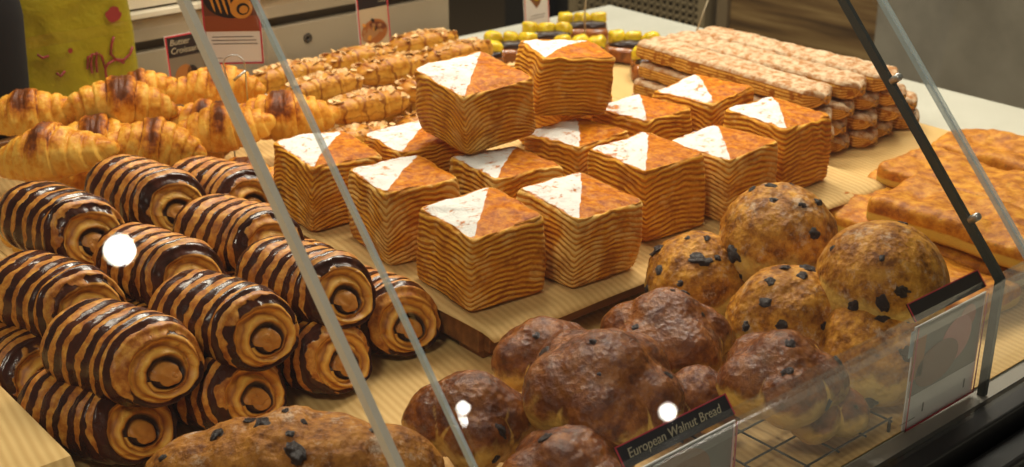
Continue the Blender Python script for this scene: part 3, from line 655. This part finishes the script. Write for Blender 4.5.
breadob('raisin_roll', 'smooth round raisin roll at the right, touching the metal bracket', 'bread', G, dome(.048, 4), RAIB, (.779, .494, .076), (0, 0, 80), 14, 6, .0042, amp=.02)
breadob('raisin_roll', 'raisin roll under the smooth right one, seen behind the upright glass', 'bread', G, dome(.044, 5), RAIB, (.752, .478, .035), (0, 0, 30), 15, 7, .0045)
breadob('raisin_roll', 'raisin roll at the bottom of the heap under the top one', 'bread', G, dome(.040, 6), RAIB, (.822, .590, .030), (0, 0, 30), 16, 3, .0045)
LB = [(-.055, 0, 0, .030), (-.03, .003, 0, .037), (0, 0, .002, .041), (.03, -.002, 0, .039), (.06, 0, 0, .032)]
breadob('raisin_loaf', 'long raisin loaf with floury crust along the lower frame edge', 'bread', None, LB, LOAFB, (.343, .612, .034), (0, 0, -36), 21, 13, .0045, palelow=.1, amp=.05)

# ================================================================== FOCACCIA
def slab_mesh(seed, L, W_, H, p=5.):
    n, m = 110, 84; t = np.linspace(-1, 1, n)[:, None]; th = np.linspace(0, 2 * math.pi, m, endpoint=False)[None]; c, s = np.cos(th), np.sin(th)
    sq = 1 / (abs(c) ** p + abs(s) ** p) ** (1 / p); tt = np.sign(t) * (1 - (1 - np.abs(t)) ** 1.5); end = (1 - np.abs(tt) ** 30 * .999) ** .5
    x = tt * L / 2 + 0 * th; y = c * sq * W_ / 2 * (.5 + .5 * end); z = s * sq * H / 2 * (.3 + .7 * end)
    nz = fbm(np.stack([x * 28, y * 28, 0 * x], -1), seed, 4); upf = smoothstep(.2, .9, s * sq)
    z = z + upf * (.0045 * nz + .002); y = y * (1 + .05 * vnoise(np.stack([x * 20, 0 * x, 0 * x], -1), seed + 8)); x = x * (1 + .03 * vnoise(np.stack([y * 25, 0 * x, 0 * x], -1), seed + 2))
    V, F = rings(np.stack([x, y, z], -1)); return mesh('focaccia', V, F, FOC, dict(pale=(1 - smoothstep(-.2, .55, s * sq)) + 0 * t))
FO = [(1.012, .552, .040, .185, .090, .024, -88, 'flat herb bread slab in front, with a thick pale edge, crossed by the bracket'),
      (1.112, .585, .034, .225, .095, .018, -88, 'flat herb bread slab behind the front one on the top layer'),
      (1.214, .600, .034, .215, .095, .018, -86, 'flat herb bread slab at the far right back'),
      (1.020, .600, .014, .215, .100, .024, -90, 'lower flat herb bread slab sticking out on the left under the front one'),
      (1.125, .610, .014, .220, .100, .024, -90, 'flat herb bread slab at the bottom, in the middle of the stack'),
      (1.230, .605, .014, .215, .100, .024, -90, 'bottom flat herb bread slab under the far right one'),
      (.930, .560, .012, .160, .080, .022, -88, 'low flat herb bread slab beside the raisin rolls')]
for i, (xx, yy, zz, L_, W_, H_, a, lb) in enumerate(FO):
    tag(ob('flat_bread', slab_mesh(40 + i, L_, W_, H_), None, (xx, yy, zz), (0, 0, R(a))), lb, 'bread', 'flat herb breads at the right')

# ================================================================== FRUIT PASTRIES
def rbox_mesh(name, sx, sy, sz, mat, seed, p=5., amp=.06):
    ph = np.linspace(.03, math.pi - .03, 22)[:, None]; th = np.linspace(0, 2 * math.pi, 32, endpoint=False)[None]
    D = np.stack([np.sin(ph) * np.cos(th), np.sin(ph) * np.sin(th), np.cos(ph) + 0 * th], -1)[::-1]
    r = 1 / (np.abs(D) ** p).sum(-1) ** (1 / p) * (1 + amp * fbm(D * 1.6, seed)); V, F = rings(D * r[..., None] * np.array([sx, sy, sz])); return mesh(name, V, F, mat)
MG = [rbox_mesh('mango_piece', .0115, .0105, .0095, MANGO, s, 3.6, .12) for s in (51, 52, 53)]
TB = rbox_mesh('glazed_base', .050, .034, .011, GLAZE, 54, 6, .04); CC = rbox_mesh('chocolate_piece', .030, .012, .006, CHOC, 55, 3, .25)
TA = [(1.075, 1.330, -42, 'mango topped pastry leftmost, next to the almond pastries'),
      (1.140, 1.338, -42, 'mango topped pastry second from the left in the back row'),
      (1.213, 1.346, -42, 'mango topped pastry below the small fruit sign'),
      (1.290, 1.356, -42, 'mango topped pastry at the far back corner beside the white counter'),
      (1.270, 1.232, -58, 'mango topped pastry at the right, next to the sugared sticks'),
      (1.198, 1.262, -50, 'mango topped pastry half hidden behind the right stacked cube'),
      (1.120, 1.225, -50, 'mango topped pastry hidden behind the stacked cubes'),
      (1.235, 1.150, -50, 'mango topped pastry in front, tucked against the sugared sticks')]
for i, (xx, yy, a, lb) in enumerate(TA):
    t = thing('fruit_pastry', (xx, yy, .012), lb, 'pastry', 'mango topped glazed pastries', (0, 0, R(a)))
    ob('glazed_base', TB, t, (0, 0, 0), (0, 0, R(10 * math.sin(i))), (.74, 1, 1)); ob('chocolate_piece', CC, t, (0, -.012, .012))
    for j in range(3): ob('mango_piece', MG[(i + j) % 3], t, ((j - 1) * .0235, .002 * math.sin(i + j * 2), .019), (R(8 * j), R(6 * (i % 3)), R(i * 33 + j * 50)))
    ob('chocolate_piece', CC, t, (.008, .018, .010), (0, 0, .3), (.7, .8, .8))
tube('serving_pick', [(1.243, 1.30, .02), (1.244, 1.302, .06), (1.250, 1.30, .14)], .0012, plain('pick_metal', (.55, .45, .30), .4, .6))
tube('serving_pick', [(1.264, 1.120, .050), (1.281, 1.120, .085), (1.31, 1.12, .14)], .0010, bpy.data.materials['pick_metal'])
tag(bpy.data.objects['serving_pick.001'], 'thin slanted metal pick behind the stack of sugared sticks', 'pick')
tag(bpy.data.objects['serving_pick'], 'thin upright metal pick standing among the mango topped pastries', 'pick')

# ================================================================== CARDS
def poly(name, pts, m, parent, lvl=1, th=.0004):
    """flat printed shape on a card: pts in card (x,z), slightly proud of the card face (-y)"""
    y0 = -.0006 - lvl * .00025; n = len(pts)
    V = [(a, y0, b) for a, b in pts] + [(a, y0 + th * .5, b) for a, b in pts]
    F = [tuple(range(n)), tuple(range(n, 2 * n))[::-1]] + [(i, n + i, n + (i + 1) % n, (i + 1) % n) for i in range(n)]
    return ob(name, mesh(name, V, F, m, smooth=False), parent)
def rect(a, b, c, d): return [(a, c), (b, c), (b, d), (a, d)]
def ell(cx_, cz_, rx, rz, rot=0, n=28):
    return [(cx_ + rx * math.cos(t) * math.cos(rot) - rz * math.sin(t) * math.sin(rot), cz_ + rx * math.cos(t) * math.sin(rot) + rz * math.sin(t) * math.cos(rot)) for t in np.linspace(0, 2 * math.pi, n, endpoint=False)]
def text(body, size, loc, m, parent, sh=0., rot=(R(90), 0, 0)):
    c = bpy.data.curves.new('lettering', 'FONT'); c.body = body; c.size = size; c.extrude = .0001; c.shear = sh; c.materials.append(m)
    o = bpy.data.objects.new('lettering', c); o.location = loc; o.rotation_euler = rot; link(o, parent); bpy.context.view_layer.update(); me = bpy.data.meshes.new_from_object(o)
    p = bpy.data.objects.new('lettering', me); p.location = loc; p.rotation_euler = rot; bpy.data.objects.remove(o); return link(p, parent)
# roll card on wire clip
def card(name, loc, w_, h_, label, rot=(0, 0, 0), group=None, border=REDP):
    t = thing(name, loc, label, 'sign', group, rot)
    V, F = box_vf(-w_ / 2, w_ / 2, -.0006, .0006, 0, h_); ob('card', mesh('card', V, F, WHITE, smooth=False), t)
    b = .0018
    for r_ in (rect(-w_ / 2, w_ / 2, 0, b), rect(-w_ / 2, w_ / 2, h_ - b, h_), rect(-w_ / 2, -w_ / 2 + b, 0, h_), rect(w_ / 2 - b, w_ / 2, 0, h_)): poly('card_border', r_, border, t, 3)
    return t
t = card('roll_sign', (.640, 1.185, .120), .058, .100, 'sign with a photo of a striped roll, held by a wire clip', (0, 0, R(-37)))
V, F = box_vf(-.033, .033, .0010, .0016, -.006, .106); ob('acrylic_sleeve', mesh('acrylic_sleeve', V, F, ACRY, smooth=False), t)
poly('printed_photo', rect(-.0275, .0275, .034, .098), BROWNP, t)
poly('printed_table', rect(-.0275, .0275, .034, .050), plain('print_redbrown', (.30, .07, .02), .4), t, 2)
body = ell(-.004, .064, .023, .016, -.25); poly('printed_roll', body, BLKP, t, 3)
for i in range(5): poly('printed_stripe', ell(-.019 + i * .0062, .0665 - i * .0016, .0012, .0125, .25), ORNP, t, 4)
poly('printed_swirl', ell(.0105, .058, .0115, .0105, .5), ORNP, t, 5); poly('printed_swirl', ell(.012, .057, .0065, .006, .5), BLKP, t, 6); poly('printed_swirl', ell(.0128, .0565, .0045, .004, .5), ORNP, t, 7)
for i, (a, b) in enumerate(((-.021, .020), (-.022, .023), (-.021, .024))): poly('printed_line', rect(a, b, .0278 - i * .0036, .0288 - i * .0036), GREYP, t)
poly('printed_line', rect(-.024, -.012, .006, .0066), GREYP, t)
# wire clip
pts = [(.622, 1.170, .012), (.6225, 1.170, .08), (.623, 1.170, .100)] + [(.630 + .0085 * math.cos(a), 1.170 - .0065 * math.cos(a), .122 + .011 * math.sin(a)) for a in np.linspace(math.pi, 0, 12)] + [(.6385, 1.1635, .106), (.6385, 1.1635, .085)]
t = thing('wire_clip', (.622, 1.17, .001), 'thin steel wire clip standing among the croissants, its loop holding the roll sign', 'clip')
tube('wire_loop', [(a - .622, b - 1.17, c_) for a, b, c_ in pts], .0008, STEEL, t, 8)
tube('jaw', [(.004, -.004, .108), (.010, -.007, .113), (.016, -.008, .117)], .0014, STEEL, t)
P = [[(r_ * math.cos(a), r_ * math.sin(a), z) for a in np.linspace(0, 2 * math.pi, 20, endpoint=False)] for r_, z in ((.018, 0), (.018, .003), (.004, .011), (.001, .012))]
V, F = rings(np.array(P)); ob('base', mesh('base', V, F, STEEL), t)
# croissant sign
t = card('croissant_sign', (.700, 1.405, .006), .056, .092, 'small sign with croissant photo and dark title band, left of the bracket', (R(-4), 0, R(2)))
poly('title_band', rect(-.0262, .0262, .066, .0902), BLKP, t); poly('printed_photo', rect(-.0262, .0262, .002, .066), plain('print_grey_brown', (.17, .14, .10), .5), t)
text('Butter', .0100, (-.023, -.0015, .0805), CHALK, t, .2); text('Croissant', .0100, (-.023, -.0015, .0705), CHALK, t, .2); text('2.75', .008, (.013, -.0015, .0700), CHALK, t, .2)
poly('printed_croissant', ell(-.010, .046, .012, .0085, .7), plain('print_croissant', (.34, .13, .03), .4), t, 2); poly('printed_croissant', ell(.004, .040, .008, .014, .2), BLKP, t, 2); poly('printed_croissant', ell(-.012, .030, .014, .008, -.3), TANP, t, 3)
# almond sign
t = card('almond_sign', (.965, 1.405, .030), .050, .086, 'small sign with almond croissant photo, leaning against the grey back panel', (R(-4), 0, R(2)))
poly('title_band', rect(-.0232, .0232, .058, .0842), BLKP, t); poly('printed_photo', rect(-.0232, .0232, .002, .058), plain('print_cream', (.50, .40, .26), .5), t)
text('Almond Croissant', .0068, (-.0215, -.0015, .0745), CHALK, t, .2); text('12.00', .006, (.008, -.0015, .064), CHALK, t, .2)
rg = random.Random(3)
poly('printed_croissant', ell(0, .027, .021, .016, .1), plain('print_almond', (.36, .12, .03), .4), t, 2); poly('printed_croissant', ell(-.006, .024, .015, .006, .35), TANP, t, 3); poly('printed_croissant', ell(.006, .034, .014, .005, -.25), BROWNP, t, 3)
for i in range(12): poly('printed_almond', ell(rg.uniform(-.018, .018), rg.uniform(.014, .044), .003, .002, rg.uniform(0, 3)), rg.choice([BLKP, ORNP, TANP]), t, 4)
# fruit sign
t = card('fruit_sign', (1.252, 1.410, .016), .048, .070, 'small sign with a yellow fruit pastry photo behind the mango topped pastries', (R(-4), 0, R(2)), None, ROSE)
poly('printed_pastry', [(-.018, .062), (-.012, .040), (0, .026), (.008, .034), (.018, .062)], plain('print_pastry', (.22, .08, .02), .4), t)
poly('printed_fruit', ell(-.008, .052, .006, .010, .4), MANGO, t, 2); poly('printed_fruit', ell(.010, .052, .004, .011, -.4), MANGO, t, 2); poly('printed_fruit', ell(.001, .043, .006, .006), MANGO, t, 2)
poly('printed_line', rect(-.016, .014, .012, .0128), GREYP, t); poly('printed_line', rect(-.012, .016, .016, .0168), GREYP, t)
# signs on the front glass: upright card below the bend, title strip leaning with the slanted pane
def front_sign(x0, x1, label, title, tsz, picture):
    w_ = x1 - x0; t = thing('front_sign', ((x0 + x1) / 2, .4295, .002), label, 'sign', 'signs inside the front glass')
    V, F = box_vf(-w_ / 2, w_ / 2, -.0005, .0005, 0, .081); ob('card', mesh('card', V, F, WHITE, smooth=False), t)
    b = .0016
    for r_ in (rect(-w_ / 2, w_ / 2, 0, b), rect(-w_ / 2, -w_ / 2 + b, 0, .081), rect(w_ / 2 - b, w_ / 2, 0, .081)): poly('card_border', r_, REDP, t, 8)
    picture(t, w_)
    s_ = bpy.data.objects.new('title_strip', None); s_.location = (.0, .0005, .0845); link(s_, t); s_.rotation_euler = (R(-40), 0, 0)
    V, F = box_vf(-w_ / 2, w_ / 2, -.0004, .0004, 0, .0135); ob('strip_card', mesh('strip_card', V, F, BLKP, smooth=False), s_)
    poly('strip_border', rect(-w_ / 2, w_ / 2, .0127, .0135), REDP, s_, 1); poly('strip_border', rect(-w_ / 2, -w_ / 2 + .0010, 0, .0135), REDP, s_, 1); poly('strip_border', rect(w_ / 2 - .0010, w_ / 2, 0, .0135), REDP, s_, 1)
    if title: text(title, tsz, (-w_ / 2 + .006, -.0014, .0045), CHALK, s_, .2)
def pic_rack(t, w_):
    poly('printed_photo', rect(-w_ / 2 + .002, w_ / 2 - .002, .020, .080), GREYP, t)
    poly('printed_bread', ell(-.005, .058, .030, .022), plain('print_bread', (.26, .11, .035), .4), t, 3)
    for i in range(8):
        a = -w_ / 2 + .004 + i * .011; poly('printed_rack_wire', [(a, .022), (a + .001, .022), (a + .007, .05), (a + .006, .05)], BLKP, t, 2)
def pic_bread(t, w_):
    poly('printed_photo', rect(-w_ / 2 + .002, w_ / 2 - .002, .026, .080), GREYP, t)
    poly('printed_bread', ell(.010, .055, .019, .017, .3), ROSE, t, 3); poly('printed_bread', ell(.022, .068, .010, .010, .3), plain('print_bread_pink', (.52, .16, .12), .4), t, 2)
    poly('printed_bread', ell(-.012, .044, .026, .016, .1), plain('print_bread_brown', (.20, .07, .03), .4), t, 4)
    poly('printed_jar', rect(-.044, -.030, .040, .072), plain('print_amber', (.42, .14, .02), .4), t, 4); poly('printed_jar', rect(-.050, -.045, .060, .080), plain('print_blue', (.32, .42, .50), .4), t, 4)
    poly('printed_line', rect(-.022, -.0205, .008, .015), GREYP, t); poly('printed_line', rect(.030, .0315, .008, .015), GREYP, t); poly('printed_line', rect(-.048, -.030, .006, .0066), GREYP, t)
front_sign(.448, .540, 'dark European Walnut Bread sign behind the upright glass at the lower frame edge', 'European Walnut Bread', .0078, pic_rack)
front_sign(.724, .811, 'sign with a reddish bread photo behind the upright glass beside the right bracket', None, 0, pic_bread)
# added wire lattice under the breads, imitating a grid pattern in the glass
t = thing('wire_lattice', (.66, .478, .001), 'small dark wire lattice under the walnut bread behind the upright front glass', 'rack')
for i in range(5): tube('lattice_wire', [(-.062 + i * .030, -.044, .009), (-.062 + i * .030, .044, .009)], .0008, BLKP, t, 6)
for i in range(4): tube('lattice_wire', [(-.064, -.042 + i * .028, .0106), (.060, -.042 + i * .028, .0106)], .0008, BLKP, t, 6)
for a in (-.062, .058):
    for b in (-.042, .042): tube('foot', [(a, b, 0), (a, b, .009)], .0012, BLKP, t, 6)

# ================================================================== YELLOW BAG AND DARK FORM
x = NM('yellow_bag_paper', .45, .4); x.color(x.mix(x.noise(14, 3), S(128, 116, 8), S(168, 152, 14))); x.bump(x.noise(22, 4, .6), .9, .006); BAG = x.m
m = 96; th = np.linspace(0, 2 * math.pi, m, endpoint=False)[None]; zz = np.concatenate([np.zeros(3), np.linspace(0, .24, 60), [.24, .24]])[:, None]; rd = np.concatenate([[.02, .5, .95], np.ones(60), [.6, .02]])[:, None]
c, s = np.cos(th), np.sin(th); sq = 1 / (abs(c) ** 7 + abs(s) ** 7) ** (1 / 7.); X = c * sq * .070 * rd; Y = s * sq * .026 * rd; nz = vnoise(np.stack([X * 40, Y * 40, zz * 22 + 0 * X], -1), 7) + .5 * vnoise(np.stack([X * 90, Y * 90, zz * 50 + 0 * X], -1), 9)
P = np.stack([X * (1 + .04 * nz), Y + .002 * nz * np.sign(s), zz + 0 * X], -1); V, F = rings(P)
t = ob('yellow_bag', mesh('yellow_bag', V, F, BAG), None, (.586, 1.478, .001), (0, 0, R(-4))); tag(t, 'yellow paper bag with red line drawings standing at the left back', 'bag')
RED = plain('red_drawing', (.26, .02, .02), .5)
def bp(px, py):  # drawing coordinates on the bag front
    return ((px - 78) / 110 * .135, -.0285, (105 - py) * .00118 + .006)
def doodle(pts, r_=.0015): tube('red_line', [bp(*p) for p in pts], r_, RED, t, 6)
doodle([(112, 50), (108, 44), (110, 34), (113, 27)]); doodle([(112, 50), (120, 52), (127, 47), (130, 40)]); doodle([(112, 50), (120, 55)])
doodle([(112, 50), (104, 53), (101, 58), (101, 68), (99, 78), (94, 86), (84, 87)]); doodle([(101, 57), (99, 44), (95, 40), (93, 50), (93, 60)]); doodle([(94, 42), (90, 41), (88, 50), (88, 60)]); doodle([(90, 43), (86, 43), (84, 55)]); doodle([(94, 88), (100, 93), (108, 96)])
doodle([(40, 33), (44, 37), (50, 36)]); doodle([(55, 54), (58, 58), (63, 53)]); doodle([(50, 104), (55, 100), (56, 95)])
for a, b, r_ in ((115, 5, .009), (33, 84, .0075), (70, 34, .003), (55, 78, .002)):
    cx_, cy_, cz_ = bp(a, b); rg = random.Random(a)
    pts = [(cx_ + r_ * rg.uniform(.8, 1.15) * math.cos(q_), cz_ + r_ * rg.uniform(.8, 1.15) * math.sin(q_)) for q_ in np.linspace(0, 2 * math.pi, 16, endpoint=False)]
    o = poly('red_blot', pts, RED, t, 1); o.location = (0, -.0285, 0)
P = []
for z, r_ in ((0, .01), (0, .048), (.006, .052), (.05, .056), (.12, .060), (.17, .055), (.20, .04), (.205, .01)):
    P.append([(r_ * math.cos(a) * (1 + .03 * math.sin(3 * a)), r_ * .72 * math.sin(a), z) for a in np.linspace(0, 2 * math.pi, 40, endpoint=False)])
V, F = rings(np.array(P)); tag(ob('dark_form', mesh('dark_form', V, F, BLACKF), None, (.446, 1.395, .035)), 'dark rounded form at the upper left frame edge beside the yellow bag', 'pot')  # rounded body standing in for an unidentified dark cloth-like form
tag(box('small_crate', (.400, .495, 1.352, 1.438, .001, .034), WOOD, bevel=.002), 'low wooden block under the dark form, hidden behind the croissants', 'block')

# ================================================================== CEILING SPOTS (they mirror in the glass)
em = bpy.data.materials.new('lamp_glow'); em.use_nodes = True; b_ = em.node_tree.nodes['Principled BSDF']; b_.inputs['Emission Color'].default_value = (1, .93, .82, 1); b_.inputs['Emission Strength'].default_value = 30
def spot(loc, rad, aim, label):
    t = thing('ceiling_spot', loc, label, 'lamp', 'ceiling spots behind the viewer'); t.rotation_euler = (Vector(aim) - Vector(loc)).to_track_quat('-Z', 'Y').to_euler()
    f = lambda prof: rings(np.array([[(r_ * math.cos(a), r_ * math.sin(a), z) for a in np.linspace(0, 2 * math.pi, 32, endpoint=False)] for r_, z in prof]))
    V, F = f([(rad * .1, .08), (rad * 1.3, .08), (rad * 1.35, .0), (rad * 1.15, -.004), (rad * 1.1, .004), (rad * .1, .006)]); ob('housing', mesh('housing', V, F, BLACK), t)
    V, F = f([(rad * .02, .0045), (rad, .0045), (rad, .002), (rad * .02, .001)]); ob('bulb', mesh('bulb', V, F, em), t)
SPOTS = [((.953, -.427, 1.9), .030, (.226, .543, .244), 'ceiling spot mirrored in the glass over the striped rolls'),
         ((1.854, -1.164, 1.9), .017, (.358, .457, .149), 'ceiling spot mirrored in the glass, upper of a close pair'),
         ((1.849, -1.205, 1.9), .017, (.353, .453, .145), 'ceiling spot mirrored in the glass, lower of a close pair'),
         ((2.692, -1.517, 1.9), .026, (.477, .426, .114), 'ceiling spot mirrored in the glass over the largest walnut bread')]
for s_ in SPOTS: spot(*s_)
